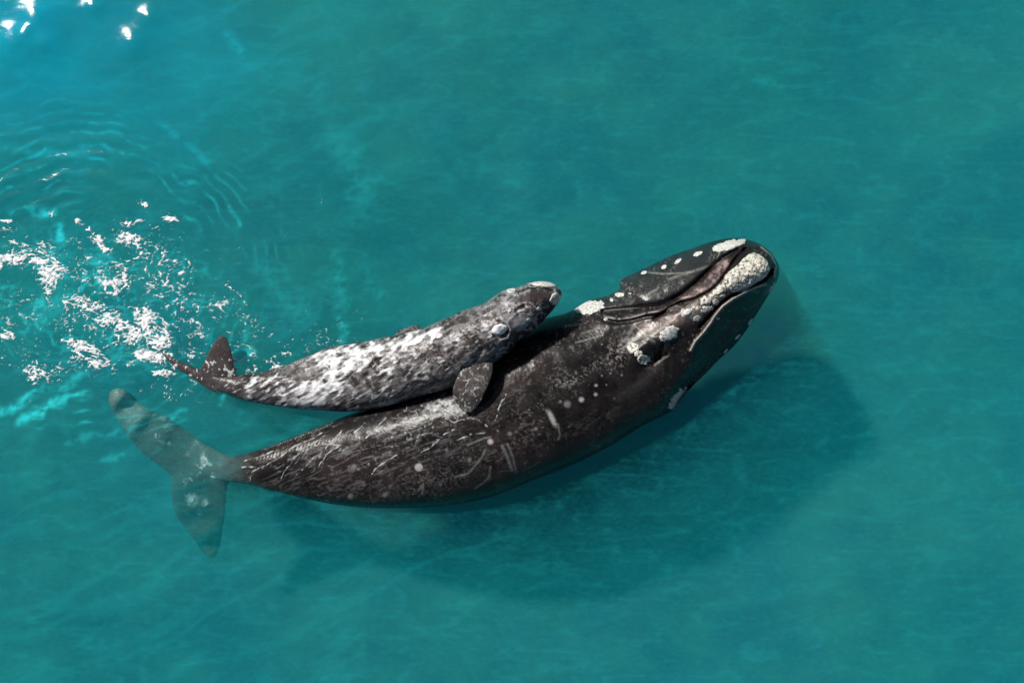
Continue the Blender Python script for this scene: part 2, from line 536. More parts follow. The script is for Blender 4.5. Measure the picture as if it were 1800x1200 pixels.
SCARS = [  # polyline, width, strength
    ([(994, 573), (1020, 570)], 1.6, .35), ([(1022, 586), (1040, 581)], 1.8, .25), ([(1012, 602), (1035, 596), (1058, 589)], 1.3, .35),
    ([(883, 783), (892, 803), (900, 826)], 2.6, .35), ([(892, 780), (901, 802), (908, 830)], 2.0, .28),
    ([(1140, 479), (1165, 481), (1200, 480), (1215, 478)], 1.6, .3), ([(1175, 491), (1205, 481), (1240, 470), (1278, 458)], 2.4, .25),
    ([(1140, 516), (1152, 510), (1158, 505)], 1.5, .35),
    ([(981, 745), (984, 765), (981, 772)], 1.5, .3), ([(822, 782), (850, 770), (862, 768)], 1.6, .3),
    ([(800, 838), (822, 832), (838, 815), (848, 802), (853, 790)], 1.8, .32), ([(835, 858), (850, 848), (860, 838), (862, 820)], 1.6, .28),
    ([(735, 862), (744, 850), (742, 868)], 1.5, .3), ([(1150, 640), (1160, 633), (1168, 625)], 1.8, .55), ([(1133, 588), (1152, 592), (1158, 590)], 1.5, .4),
    ([(1115, 572), (1128, 582), (1136, 590)], 1.5, .4), ([(1110, 600), (1125, 590), (1135, 592), (1150, 600)], 2, .3), ([(1118, 568), (1105, 590), (1090, 605)], 2.5, .25),
    ([(1160, 640), (1120, 680), (1090, 700)], 9, .05), ([(960, 720), (975, 745)], 2, .3),
]
DOTS = [(1022, 702, 4.5, .8), (1047, 693, 3.2, .7), (1048, 677, 2.6, .7), (997, 710, 6, .4), (985, 706, 3, .35), (1058, 660, 1.6, .5), (1073, 656, 1.6, .5), (1093, 659, 1.8, .5),
        (1066, 676, 1.5, .4), (1080, 700, 1.5, .35), (942, 753, 3, .4), (896, 762, 4, .35), (875, 757, 2.2, .4), (1058, 605, 1.6, .5), (930, 720, 1.5, .4), (1000, 750, 1.5, .3),
        (785, 790, 3, .25), (825, 808, 3.5, .3), (616, 872, 5, .4), (676, 870, 4, .4), (680, 866, 3, .3), (622, 820, 5, .35), (630, 824, 3, .3), (1075, 650, 1.4, .4)]


def mother_pigment(x, y):
    n1 = fbm(x, y, 90, 4, 0); n2 = fbm(x, y, 18, 4, 4); n3 = fbm(x, y, 4, 2, 8)
    base = np.array([0.012, 0.0105, 0.0105]); brown = np.array([0.021, 0.0155, 0.0145])
    c = base + (brown - base) * sst(0.35, 0.65, n1)[:, None]
    c = c * (0.65 + .7 * sst(0.25, 0.75, n2))[:, None]
    def mixin(c, col, f):
        f = np.clip(f, 0, 1)[:, None]
        return c * (1 - f) + np.array(col) * f
    # grey lower lip
    lip = polymask(x, y, [(1085, 495), (1130, 474), (1180, 450), (1245, 427), (1310, 422), (1296, 437), (1245, 474), (1200, 513), (1156, 535), (1062, 545), (1000, 560), (1060, 515)])
    c = mixin(c, (0.026, 0.031, 0.032), sst(-4, 6, lip) * (0.45 + 0.5 * n2))
    # pinkish worn rostrum
    strip = pdist(x, y, [(1205, 522), (1232, 508), (1258, 485), (1280, 462)])
    c = mixin(c, (0.30, 0.21, 0.20), np.exp(-(strip / 8) ** 2) * (0.15 + 1.0 * sst(.4, .7, fbm(x, y, 7, 3, 2))))
    c = mixin(c, (0.26, 0.19, 0.16), np.exp(-(pdist(x, y, [(1290, 500), (1240, 540), (1200, 558), (1160, 572), (1135, 580)]) / 13) ** 2) * (0.25 + 0.6 * sst(.35, .7, fbm(x, y, 16, 3, 5))))
    c = mixin(c, (0.4, 0.37, 0.31), .8 * np.exp(-(pdist(x, y, [(1275, 505), (1235, 533), (1212, 550)]) / 9) ** 2) * sst(.38, .6, fbm(x, y, 6, 3, 7)))
    # lines
    for pl, wd, a in SCARS:
        c = mixin(c, (0.42, 0.41, 0.38), a * np.exp(-(pdist(x, y, pl) / wd) ** 2) * (0.5 + n3))
    c = mixin(c, (0.36, 0.36, 0.34), 0.55 * np.exp(-(pdist(x, y, LIP1[:5]) / 1.8) ** 2) * (0.4 + n3))
    c = mixin(c, (0.50, 0.44, 0.40), 0.7 * np.exp(-(pdist(x, y, RIM[1:]) / 1.3) ** 2))
    c = mixin(c, (0.40, 0.38, 0.36), 0.6 * np.exp(-(pdist(x, y, WRK) / 2.0) ** 2) * sst(.3, .6, fbm(x, y, 9, 2, 2)))
    for gl in (LIP2, GRR):
        c = mixin(c, (0.012, 0.009, 0.009), 0.9 * np.exp(-(pdist(x, y, gl) / 2.0) ** 2))
    c = mixin(c, (0.50, 0.42, 0.38), 0.95 * np.exp(-(pdist(x, y, LIPR) / 2.2) ** 2) * (0.6 + .8 * n3))
    for pl in BLOW:
        c = mixin(c, (0.012, 0.009, 0.009), 0.9 * np.exp(-(pdist(x, y, pl) / 2.2) ** 2))
    for dx, dy, r, a in DOTS:
        c = mixin(c, (0.5, 0.47, 0.44), a * np.exp(-(np.hypot(x - dx, y - dy) / r) ** 4) * (0.6 + 0.5 * n3))
    # ring scars
    for dx, dy, r in ((736, 821, 6.5), (862, 776, 5)):
        d = np.hypot(x - dx, y - dy)
        c = mixin(c, (0.62, 0.6, 0.57), np.exp(-((d) / r) ** 6) * (0.75 + 0.25 * np.cos(d)))
    lf = ell(x, y, 971, 736, 4.5, 16, -24)
    c = mixin(c, (0.42, 0.43, 0.39), 0.85 * np.exp(-lf ** 4) * (0.4 + n3))
    # speckled worn patches
    sp = ridge(x, y, 4, 2, 3)
    sp = sp * .6 + fbm(x, y, 3.5, 2, 9) * .5
    for cx, cy, rx, ry, an, a in ((1084, 622, 17, 24, 10, 1.0), (1010, 665, 60, 9, -28, .4), (880, 690, 10, 60, 30, .15), (1030, 650, 50, 8, -30, .4),
                                  (985, 668, 25, 12, 0, .45), (905, 700, 14, 30, 40, .3), (845, 800, 40, 22, 0, .22), (780, 838, 60, 18, -8, .28),
                                  (925, 775, 40, 18, -12, .28), (990, 650, 8, 40, -30, .25), (1128, 580, 30, 14, -25, .45), (1010, 760, 60, 14, -30, .16),
                                  (1100, 515, 40, 20, -10, .2), (1090, 515, 20, 14, 0, .35), (1265, 447, 18, 10, -30, .6), (640, 860, 120, 16, 3, .22)):
        c = mixin(c, (0.40, 0.37, 0.34), a * np.exp(-ell(x, y, cx, cy, rx, ry, an) ** 2) * sst(.60, .92, sp) * .75)
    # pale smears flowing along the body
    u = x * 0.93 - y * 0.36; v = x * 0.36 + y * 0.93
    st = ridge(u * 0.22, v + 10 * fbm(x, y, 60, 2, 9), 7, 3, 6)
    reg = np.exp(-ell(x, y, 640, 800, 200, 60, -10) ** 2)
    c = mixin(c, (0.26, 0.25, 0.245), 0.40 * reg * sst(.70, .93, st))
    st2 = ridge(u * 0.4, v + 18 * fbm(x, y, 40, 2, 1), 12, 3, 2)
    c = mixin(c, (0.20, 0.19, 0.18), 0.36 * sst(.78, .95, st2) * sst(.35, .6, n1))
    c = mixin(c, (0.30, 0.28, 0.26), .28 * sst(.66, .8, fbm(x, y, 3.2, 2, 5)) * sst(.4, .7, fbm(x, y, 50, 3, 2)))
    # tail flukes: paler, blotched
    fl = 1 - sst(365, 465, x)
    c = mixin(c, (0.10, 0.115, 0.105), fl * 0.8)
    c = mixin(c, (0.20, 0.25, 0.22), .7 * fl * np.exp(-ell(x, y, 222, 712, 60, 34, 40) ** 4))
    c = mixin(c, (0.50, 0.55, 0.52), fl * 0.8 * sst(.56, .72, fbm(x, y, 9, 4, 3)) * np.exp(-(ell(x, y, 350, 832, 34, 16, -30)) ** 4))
    c = mixin(c, (0.5, 0.55, 0.5), fl * .6 * sst(.72, .9, ridge(x * .6 + y * .5, y * 1.3, 15, 3, 4)) * np.exp(-(ell(x, y, 245, 725, 75, 28, 38)) ** 4))  # ripple lines of the water above, painted pale on the left lobe
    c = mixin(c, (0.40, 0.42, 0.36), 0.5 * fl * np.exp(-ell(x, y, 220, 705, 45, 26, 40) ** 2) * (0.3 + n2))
    c = mixin(c, (0.20, 0.20, 0.10), 0.55 * np.exp(-ell(x, y, 368, 958, 22, 36) ** 2))
    for dx, dy, r in ((350, 900, 4), (361, 885, 6), (337, 877, 9), (325, 846, 4), (374, 836, 4), (297, 779, 2.5), (276, 765, 4), (328, 868, 4)):
        c = mixin(c, (0.7, 0.72, 0.7), 0.85 * np.exp(-(np.hypot((x - dx), (y - dy) * 0.8) / r) ** 3) * sst(.35, .6, fbm(x, y, 5, 3, 2)))
    return np.clip(c, 0.004, 0.9)


MS = [  # Lx, Ly, Rx, Ry, centre z, height, depth
    (352, 818, 356, 836, -.86, .08, .10),
    (376, 813, 380, 842, -.66, .14, .16),
    (402, 803, 405, 846, -.38, .20, .24),
    (440, 795, 440, 852, -.20, .29, .35),
    (500, 773, 500, 869, -.20, .42, .50),
    (560, 750, 570, 883, -.22, .56, .65),
    (620, 726, 650, 892, -.25, .70, .80),
    (680, 706, 730, 892, -.28, .82, .95),
    (740, 682, 800, 886, -.30, .92, 1.1),
    (800, 655, 870, 871, -.30, 1.0, 1.25),
    (848, 614, 940, 843, -.30, 1.04, 1.35),
    (902, 585, 1010, 815, -.30, 1.06, 1.4),
    (950, 562, 1070, 785, -.30, 1.06, 1.4),
    (998, 549, 1130, 748, -.30, 1.04, 1.35),
    (1030, 530, 1180, 722, -.30, 1.04, 1.3),
    (1068, 519, 1212, 684, -.30, 1.06, 1.25),
    (1089, 507, 1240, 657, -.28, 1.07, 1.2),
    (1091, 492, 1264, 632, -.26, 1.10, 1.15),
    (1130, 473, 1292, 606, -.24, 1.12, 1.1),
    (1180, 449, 1317, 573, -.22, 1.12, 1.0),
    (1215, 437, 1334, 546, -.20, 1.10, .95),
    (1246, 426, 1349, 522, -.18, 1.05, .9),
    (1280, 419, 1360, 505, -.15, .97, .8),
    (1310, 420, 1367, 491, -.12, .85, .7),
    (1338, 430, 1370, 477, -.10, .66, .5),
    (1357, 445, 1368, 463, -.08, .30, .25),
]
for i_ in range(len(MS)):
    up_ = .17 * min(1, max(0, (i_ - 3) / 4)) + .18 * min(1, max(0, (i_ - 12) / 4))
    MS[i_] = MS[i_][:4] + (MS[i_][4] + up_, MS[i_][5] * (1 + .22 * min(1, max(0, (i_ - 3) / 4))) - up_ * .5) + (MS[i_][6] + up_,)
mloft = Loft(MS, 2.3, mother_detail)
FLUKE = [(191, 704), (192, 692), (198, 685), (208, 682), (218, 685), (232, 693), (250, 712), (270, 724), (293, 731), (307, 741), (333, 760), (360, 780), (393, 797), (425, 806), (450, 808),
         (450, 840), (425, 842), (407, 845), (399, 853), (397, 873), (395, 907), (390, 937), (386, 962), (378, 979), (370, 980), (358, 972), (343, 951), (327, 931), (310, 907),
         (302, 880), (301, 852), (300, 836), (291, 826), (270, 811), (247, 793), (227, 768), (210, 742), (198, 722)]
FLZ = [(440, 825, -.30), (400, 822, -.55), (360, 820, -.92), (325, 830, -1.1), (320, 780, -1.1), (270, 765, -1.0), (230, 730, -.8), (198, 690, -.55),
       (350, 880, -1.3), (350, 920, -1.6), (372, 975, -2.0)]


def fluke_mesh():
    X, Y = np.meshgrid(np.arange(186, 456, 1.0), np.arange(674, 986, 1.0), indexing='ij')
    d = polymask(X, Y, FLUKE)
    wz = 0; ww = 0
    for a, b, c_ in FLZ:
        k_ = 1 / ((X - a) ** 2 + (Y - b) ** 2 + 120) ** 1.6
        wz = wz + k_ * c_; ww = ww + k_
    zm = wz / ww
    t = 0.02 + 0.11 * (1 - np.exp(-np.clip(d, 0, 99) / 22)) + 0.16 * np.exp(-ell(X, Y, 400, 826, 60, 17, 0) ** 2)
    t = t * np.sqrt(np.clip(d / 5, 0, 1)) + 0.012 * (fbm(X, Y, 18, 3, 2) - .5)
    m = d > -.7
    fm = m[:-1, :-1] & m[1:, :-1] & m[1:, 1:] & m[:-1, 1:]
    q = gridquads(*m.shape).reshape(m.shape[0] - 1, m.shape[1] - 1, 4)[fm]
    n_ = X.size
    up = np.stack(world(X, Y, zm + t), -1).reshape(-1, 3); dn = np.stack(world(X, Y, zm - t - .01), -1).reshape(-1, 3)
    # rim walls
    e = np.concatenate([q[:, [0, 1]], q[:, [1, 2]], q[:, [2, 3]], q[:, [3, 0]]])
    key = np.sort(e, 1); kk = key[:, 0].astype(np.int64) * n_ + key[:, 1]
    u_, inv, cnt = np.unique(kk, return_inverse=True, return_counts=True)
    be = e[cnt[inv] == 1]
    walls = np.stack([be[:, 1], be[:, 0], be[:, 0] + n_, be[:, 1] + n_], -1)
    Vv = np.concatenate([up, dn]); Qq = np.concatenate([q, q[:, ::-1] + n_, walls])
    us = np.unique(Qq); rm = np.full(2 * n_, -1); rm[us] = np.arange(len(us))
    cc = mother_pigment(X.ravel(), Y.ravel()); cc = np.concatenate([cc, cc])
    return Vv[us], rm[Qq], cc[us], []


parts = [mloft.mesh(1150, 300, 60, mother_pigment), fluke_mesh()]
V, Q, COL, NG = join_parts(parts)
base = np.array(world(900, 720, -0.3))
mother = bpy.data.objects.new('adult_whale', None)
mother.location = base; C.objects.link(mother)
tag(mother, 'large dark adult whale with white head callosities, tail flukes under the water', 'whale', 'whales swimming at the surface')
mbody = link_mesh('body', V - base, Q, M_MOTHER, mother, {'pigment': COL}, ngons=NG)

# right flipper, under the water beside the body and mostly hidden below it
def crust(loft, fn, name, mat, parent, org, lift=0.03, rough=0.02, seed=0, label=None, srng=None, step=0.8, grain=5, keep=None):
    """a raised crust grown on the skin of loft wherever fn(px, py) > 0 (fn in pixels from the rim)"""
    s = np.linspace(0, loft.n - 1, 1400) if srng is None else np.linspace(srng[0], srng[1], 500)
    v = np.linspace(-0.995, 0.995, 260)
    Sg, Vg = np.meshgrid(s, v, indexing='ij')
    px, py, z = loft.eval(Sg, Vg)
    m = fn(px, py) > -1.5
    if not m.any():
        return None
    si = np.where(m.any(1))[0]; vi = np.where(m.any(0))[0]
    s0, s1 = s[max(si[0] - 1, 0)], s[min(si[-1] + 1, len(s) - 1)]
    v0, v1 = v[max(vi[0] - 1, 0)], v[min(vi[-1] + 1, len(v) - 1)]
    pa = loft.eval(np.array([s0, s1]), np.array([(v0 + v1) / 2] * 2)); pb = loft.eval(np.array([(s0 + s1) / 2] * 2), np.array([v0, v1]))
    n1 = int(np.clip(math.hypot(pa[0][1] - pa[0][0], pa[1][1] - pa[1][0]) / step * 1.3, 12, 1600))
    n2 = int(np.clip(math.hypot(pb[0][1] - pb[0][0], pb[1][1] - pb[1][0]) / step * 1.3, 12, 700))
    Sg, Vg = np.meshgrid(np.linspace(s0, s1, n1), np.linspace(v0, v1, n2), indexing='ij')
    px, py, z = loft.eval(Sg, Vg)
    d = fn(px, py)
    if keep is not None:
        d = np.where(keep(px, py), d, -9)
    m = d > 0
    X, Y, Z = world(px, py, z)
    h = lift * np.clip(d / 3.0, 0.25, 1) + rough * (fbm(px, py, grain, 3, seed) - 0.5)
    r = masked_sheet(X, Y, Z, m, np.maximum(h, 0.004))
    if r is None:
        return None
    Vv, q_, used = r
    o = link_mesh(name, Vv - org, q_, mat, parent)
    if label: o['label'] = label
    return o


def ell_fn(cx, cy, rx, ry, ang=0, jag=0.25, seed=0):
    def f(x, y):
        e = ell(x, y, cx, cy, rx, ry, ang)
        return (1 - e - jag * (fbm(x, y, 5, 3, seed) - 0.5) * 2) * min(rx, ry)
    return f


def poly_fn(pts, jag=3, seed=0):
    def f(x, y):
        m = (x > min(p[0] for p in pts) - 8) & (x < max(p[0] for p in pts) + 8)
        return np.where(m, polymask(x, y, pts) - jag * (fbm(x, y, 6, 3, seed) - 0.35), -9)
    return f


BONNET = [(1273, 484), (1284, 474), (1296, 465), (1306, 454), (1316, 446), (1326, 444), (1337, 447), (1349, 458), (1355, 474), (1346, 488), (1332, 497),
          (1320, 506), (1307, 515), (1289, 515), (1276, 508), (1268, 498)]
crust(mloft, poly_fn(BONNET, 2, 1), 'callosity', M_CALL, mother, base, .06, .05, 1, 'large oval white callosity on the tip of the snout')
CALLS = [(1265, 510, 13, 9, -30, 'c'), (1240, 529, 10, 8, -20, 'c'), (1258, 531, 7, 6, 0, 'c'), (1240, 545, 10, 7, -15, 'c'),
         (1207, 549, 11, 7, -30, 's'), (1225, 560, 8, 5.5, -25, 's'), (1262, 560, 3.8, 3, 0, 's'), (1251, 519, 8, 5, -30, 'c'), (1229, 541, 7, 5, -10, 'c'), (1270, 520, 6, 4, 0, 'c'), (1218, 541, 6, 4, -30, 'c'), (1250, 541, 5, 4, 0, 'c'), (1176, 586, 20, 12.5, -27, 's'),
         (1113, 611, 11, 10, 0, 'c'), (1122, 621, 8, 8, 40, 'c'), (1131, 632, 12, 10, 30, 'c'), (1033, 540, 28, 13, -8, 's'), (1281, 431, 31, 9, -14, 's'),
         (1358, 507, 11, 5, -60, 'c'), (1194, 702, 25, 13, -56, 'c'), (1226, 446, 9, 4.5, -20, 's'), (1191, 459, 8, 4, -40, 's'), (1167, 469, 6, 4, -30, 's'),
         (1132, 479, 6.5, 3.6, -15, 's'), (1089, 518, 9, 5, 5, 's'), (1319, 566, 8, 3, -58, 's'), (1297, 592, 7, 3, -45, 's'), (1276, 617, 6, 2.6, -50, 's'),
         (1075, 527, 4, 4, 0, 's'), (1065, 561, 5, 3.5, 0, 's'), (1107, 516, 4, 2.6, 20, 's')]
for i, (cx, cy, rx, ry, an, kd) in enumerate(CALLS):
    crust(mloft, ell_fn(cx, cy, rx, ry, an, .5 if kd == 'c' else (.3 if rx > 7 else .12), i), 'callosity', M_CALL if kd == 'c' else M_CALL2, mother, base,
          .03 if rx > 9 else .015, .03 if kd == 'c' else .015, i)

# ------------------------------------------------------------------ the calf
CS = [
    (340, 652, 344, 668, .02, .06, .06),
    (370, 655, 372, 681, .03, .12, .10),
    (400, 658, 402, 694, .03, .18, .16),
    (432, 658, 440, 706, .03, .26, .24),
    (480, 648, 500, 716, .03, .38, .34),
    (530, 630, 560, 721, .05, .48, .42),
    (580, 610, 620, 723, .08, .56, .5),
    (640, 600, 680, 714, .12, .62, .55),
    (690, 589, 735, 697, .18, .66, .58),
    (740, 577, 790, 682, .24, .70, .6),
    (775, 563, 830, 662, .30, .72, .6),
    (810, 547, 866, 640, .36, .72, .6),
    (850, 533, 893, 620, .40, .70, .55),
    (868, 521, 906, 606, .42, .68, .52),
    (888, 509, 922, 592, .44, .66, .5),
    (912, 504, 944, 576, .46, .62, .48),
    (930, 497, 960, 558, .48, .56, .44),
    (950, 494, 975, 541, .50, .47, .38),
    (970, 497, 984, 528, .52, .33, .28),
    (984, 506, 988, 517, .54, .15, .12),
]
CLIP = [(893, 508), (912, 513), (930, 506), (950, 505), (972, 511)]
CRIM = [(884, 562), (892, 568), (898, 578), (893, 594), (880, 598)]


def calf_detail(x, y):
    h = 0.05 * np.exp(-(pdist(x, y, [(975, 520), (940, 532), (900, 545), (870, 560)]) / 14) ** 2)
    h -= 0.06 * np.exp(-(pdist(x, y, CLIP) / 3) ** 2)
    h -= 0.05 * np.exp(-(pdist(x, y, [(912, 553), (908, 545), (922, 538)]) / 3) ** 2)
    h += 0.03 * np.exp(-(pdist(x, y, CRIM) / 2.6) ** 2)
    h -= 0.06 * np.exp(-ell(x, y, 888, 585, 9, 7, -30) ** 2)
    h -= 0.05 * np.exp(-(pdist(x, y, [(800, 675), (818, 650), (838, 628), (848, 615)]) / 5) ** 2)
    h -= 0.05 * np.exp(-(pdist(x, y, [(640, 665), (652, 648), (662, 635)]) / 7) ** 2)
    h += 0.05 * (fbm(x, y, 40, 3, 4) - 0.5) + 0.022 * (fbm(x, y, 9, 3, 7) - 0.5)
    # rumpled tail stock
    h += 0.012 * np.sin((x * .5 + y) / 6 * 2 * math.pi / 2 + 6 * fbm(x, y, 20, 2, 1)) * np.exp(-ell(x, y, 465, 680, 40, 30) ** 2)
    return h


def calf_pigment(x, y):
    n1 = fbm(x, y, 60, 4, 1); n2 = fbm(x, y, 12, 4, 3); n3 = fbm(x, y, 3.2, 2, 6)
    c = np.array([0.040, 0.033, 0.032]) * (0.5 + 1.0 * n1)[:, None] * (0.4 + 1.2 * n2)[:, None]
    def mixin(c, col, f):
        f = np.clip(f, 0, 1)[:, None]
        return c * (1 - f) + np.array(col) * f
    body = sst(430, 560, x) * (1 - sst(872, 905, x + (y - 580) * 0.5))
    u = x * .86 - y * .5; v = x * .5 + y * .86
    st = ridge(u * .3, v + 12 * (fbm(x, y, 40, 3, 2) - .5), 9, 3, 5)
    c = mixin(c, (0.30, 0.285, 0.28), body * 0.6 * sst(.5, .74, n3 * 0.6 + n2 * 0.4))
    c = mixin(c, (0.34, 0.33, 0.33), body * .5 * sst(.6, .9, st))
    c = mixin(c, (0.13, 0.12, 0.118), 0.4 * sst(.45, .65, n2))
    head = sst(868, 890, x)
    c = mixin(c, (0.32, 0.31, 0.32), head * 0.75 * sst(.66, .85, ridge(x, y, 10, 3, 4)) * (1 - np.exp(-ell(x, y, 945, 522, 26, 12, -5) ** 4)))
    c = mixin(c, (0.30, 0.30, 0.31), 0.8 * np.exp(-ell(x, y, 917, 567, 17, 10, -30) ** 4) * (0.5 + n2))
    c = mixin(c, (0.28, 0.28, 0.28), 0.7 * np.exp(-(pdist(x, y, [(912, 545), (905, 556), (895, 560)]) / 4) ** 2))
    c = mixin(c, (0.035, 0.025, 0.025), 0.85 * np.exp(-ell(x, y, 940, 519, 22, 8, -8) ** 4))
    c = mixin(c, (0.01, 0.008, 0.008), 0.9 * np.exp(-(pdist(x, y, CLIP) / 2) ** 2))
    c = mixin(c, (0.4, 0.38, 0.37), 0.8 * np.exp(-(pdist(x, y, CRIM) / 2) ** 2))
    c = mixin(c, (0.012, 0.01, 0.01), 0.9 * np.exp(-ell(x, y, 888, 585, 9, 7, -30) ** 4))
    fl = 1 - sst(400, 440, x)
    c = mixin(c, (0.075, 0.062, 0.06), fl * 0.6)
    return np.clip(c, 0.004, 0.9)


for i_ in range(len(CS)):
    CS[i_] = CS[i_][:4] + (CS[i_][4] + .42 * min(1, max(0, (i_ - 4) / 6)), CS[i_][5] * 1.1) + CS[i_][6:]
cloft = Loft(CS, 2.15, calf_detail)


def flipper_pigment(x, y):
    n = fbm(x, y, 14, 4, 3); f = fbm(x, y, 3, 2, 6)
    c = np.array([0.075, 0.062, 0.058]) * (0.5 + 1.0 * n)[:, None]
    k_ = (0.5 * sst(.45, .75, f * .6 + n * .4))[:, None]
    return c * (1 - k_) + np.array([0.26, 0.24, 0.235]) * k_

def flip_detail(x, y):
    return 0.012 * (fbm(x, y, 9, 4, 2) - 0.5)
cflip = Loft([(840, 618, 874, 618, 1.02, .12, .1), (836, 628, 868, 634, 1.17, .10, .08), (817, 640, 866, 652, 1.25, .08, .06), (806, 658, 861, 670, 1.27, .07, .05),
              (797, 680, 852, 690, 1.24, .06, .05), (797, 697, 846, 704, 1.18, .05, .04), (805, 712, 837, 716, 1.12, .03, .03), (813, 723, 828, 724, 1.10, .01, .01)], 2.0, flip_detail)
cflip2 = Loft([(690, 600, 718, 600, .2, .08, .06), (695, 587, 728, 592, .16, .07, .05), (705, 579, 736, 583, .12, .05, .04), (722, 573, 737, 577, .08, .03, .02), (733, 571, 737, 573, .06, .01, .01)], 2.0)
cfa = Loft([(352, 672, 420, 675, .06, .07, .06), (352, 652, 418, 664, .12, .07, .05), (361, 632, 412, 648, .19, .06, .04), (371, 612, 408, 625, .27, .045, .03),
            (380, 598, 403, 606, .33, .03, .02), (388, 590, 398, 593, .36, .01, .01)], 2.0, flip_detail)
cfb = Loft([(385, 657, 380, 690, .04, .10, .12), (360, 652, 362, 681, .05, .08, .2), (335, 643, 338, 664, .06, .07, .3), (310, 632, 312, 648, .06, .05, .3),
            (295, 624, 296, 634, .05, .03, .2), (284, 620, 285, 622, .04, .01, .05)], 2.0, flip_detail)
parts = [cloft.mesh(800, 200, 50, calf_pigment), cflip.mesh(140, 80, 20, flipper_pigment), cflip2.mesh(60, 40, 14, calf_pigment),
         cfa.mesh(120, 80, 20, calf_pigment), cfb.mesh(120, 50, 20, calf_pigment)]
V, Q, COL, NG = join_parts(parts)
cbase = np.array(world(650, 660, 0.0))
calf = bpy.data.objects.new('whale_calf', None)
calf.location = cbase; C.objects.link(calf)
tag(calf, 'small grey whale calf with frothy back and one flipper laid on the adult', 'whale', 'whales swimming at the surface')
link_mesh('body', V - cbase, Q, M_CALF, calf, {'pigment': COL}, ngons=NG)
crust(cloft, ell_fn(975, 525, 9, 12, 20, .2, 2), 'callosity', M_CALL2, calf, cbase, .04, .03, 2)
crust(cloft, ell_fn(955, 499, 24, 5.5, 4, .2, 3), 'callosity', M_CALL2, calf, cbase, .03, .02, 3)
crust(cloft, ell_fn(898, 510, 8, 5, -5, .2, 4), 'callosity', M_CALL2, calf, cbase, .05, .02, 4)
crust(cloft, ell_fn(947, 543, 5, 4.2, 0, .1, 5), 'callosity', M_CALL2, calf, cbase, .02, .01, 5)
crust(cloft, ell_fn(878, 579, 15, 10, -18, .1, 6), 'callosity', M_CALL3, calf, cbase, .05, .01, 6, 'smooth round white callosity above the right eye')
crust(cloft, ell_fn(929, 562, 5, 4, 0, .2, 7), 'callosity', M_CALL2, calf, cbase, .015, .01, 7)
crust(cloft, ell_fn(887, 588, 6.5, 3.6, -35, .05, 8), 'eye', M_EYE, calf, cbase, .03, .0, 8)


# ------------------------------------------------------------------ froth on the animals' backs, and painted light threads
def froth(loft, dens, name, mat, label, srng, step=1.1, lift=.02, seed=0, cat='foam', soft=.06, top=.10, amax=1.0):
    """dens(px,py) in 0..1; froth where the grain noise is above it"""
    s0, s1 = srng
    pa = loft.eval(np.linspace(s0, s1, 60), np.zeros(60))
    Ls = np.hypot(np.diff(pa[0]), np.diff(pa[1])).sum()
    n1 = int(Ls / step)
    a = catmull(loft.A, np.array([(s0 + s1) / 2]))[0]
    n2 = int(math.hypot(a[0] - a[2], a[1] - a[3]) / step)
    Sg, Vg = np.meshgrid(np.linspace(s0, s1, n1), np.linspace(-.985, .985, n2), indexing='ij')
    px, py, z = loft.eval(Sg, Vg)
    d = dens(px, py)
    m = (d > -soft) & (z > 0.0)
    X, Y, Z = world(px, py, z)
    h = 0.006 + lift * np.clip(d * 2.5, 0, 1) * (0.3 + fbm(px, py, 4, 2, seed + 1))
    r = masked_sheet(X, Y, Z, m, h)
    if r is None: return
    cv = (sst(-soft, top, d).ravel()[r[2]] * amax)[:, None] * np.ones(3)
    o = link_mesh(name, r[0], r[1], mat, cols={'cover': cv})
    tag(o, label, cat, kind='stuff')
    return o


def calf_froth(x, y):
    u = x * .86 - y * .5; v = x * .5 + y * .86
    g = fbm(u * .45, v, 4.0, 3, 2) * 0.46 + fbm(x, y, 14, 3, 5) * 0.26 + ridge(u * .35, v + 8 * (fbm(x, y, 30, 2, 3) - .5), 8, 3, 7) * 0.28
    D = np.zeros(x.shape)
    for cx, cy, rx, ry, an, a in (
        (560, 680, 75, 22, -22, .95), (545, 700, 38, 18, -5, 1.0), (610, 650, 60, 20, -35, .85), (660, 615, 60, 14, -12, .95), (725, 600, 50, 14, -15, 1.0),
        (760, 590, 22, 10, -25, .95), (590, 625, 55, 18, -20, .8), (520, 690, 40, 22, 0, .65), (640, 640, 120, 50, -14, .40), (760, 630, 90, 44, -28, .32),
        (460, 675, 45, 20, -10, .55), (400, 662, 26, 9, 10, .5), (655, 690, 40, 16, -10, .45), (850, 580, 40, 30, -40, .36), (850, 560, 40, 12, -30, .25),
        (700, 700, 40, 10, -10, .2), (905, 530, 24, 14, -20, .38)):
        D = np.maximum(D, a * np.exp(-ell(x, y, cx, cy, rx, ry, an) ** 2 * 0.8))
    dark = np.exp(-(pdist(x, y, [(640, 668), (652, 650), (664, 632)]) / 6) ** 2)
    D = D * (1 - .8 * dark)
    D = D * (1 - .9 * np.exp(-ell(x, y, 940, 522, 30, 14) ** 4))
    return g - (0.755 - 0.36 * D)


froth(cloft, calf_froth, 'froth', M_FOAM, 'white bubbly froth clinging to the back of the calf', (1.5, 15), .85, .012, 1, soft=.12, top=.20)


def flip_froth(x, y):
    g = fbm(x, y, 4.0, 3, 8) * .7 + ridge(x, y, 9, 2, 3) * .3
    return g - 0.64


froth(cflip, flip_froth, 'froth', M_FROTH_AND_LIGHT, 'thin speckled froth on the flipper of the calf', (1.2, 6.8), .9, .005, 4, amax=.7)

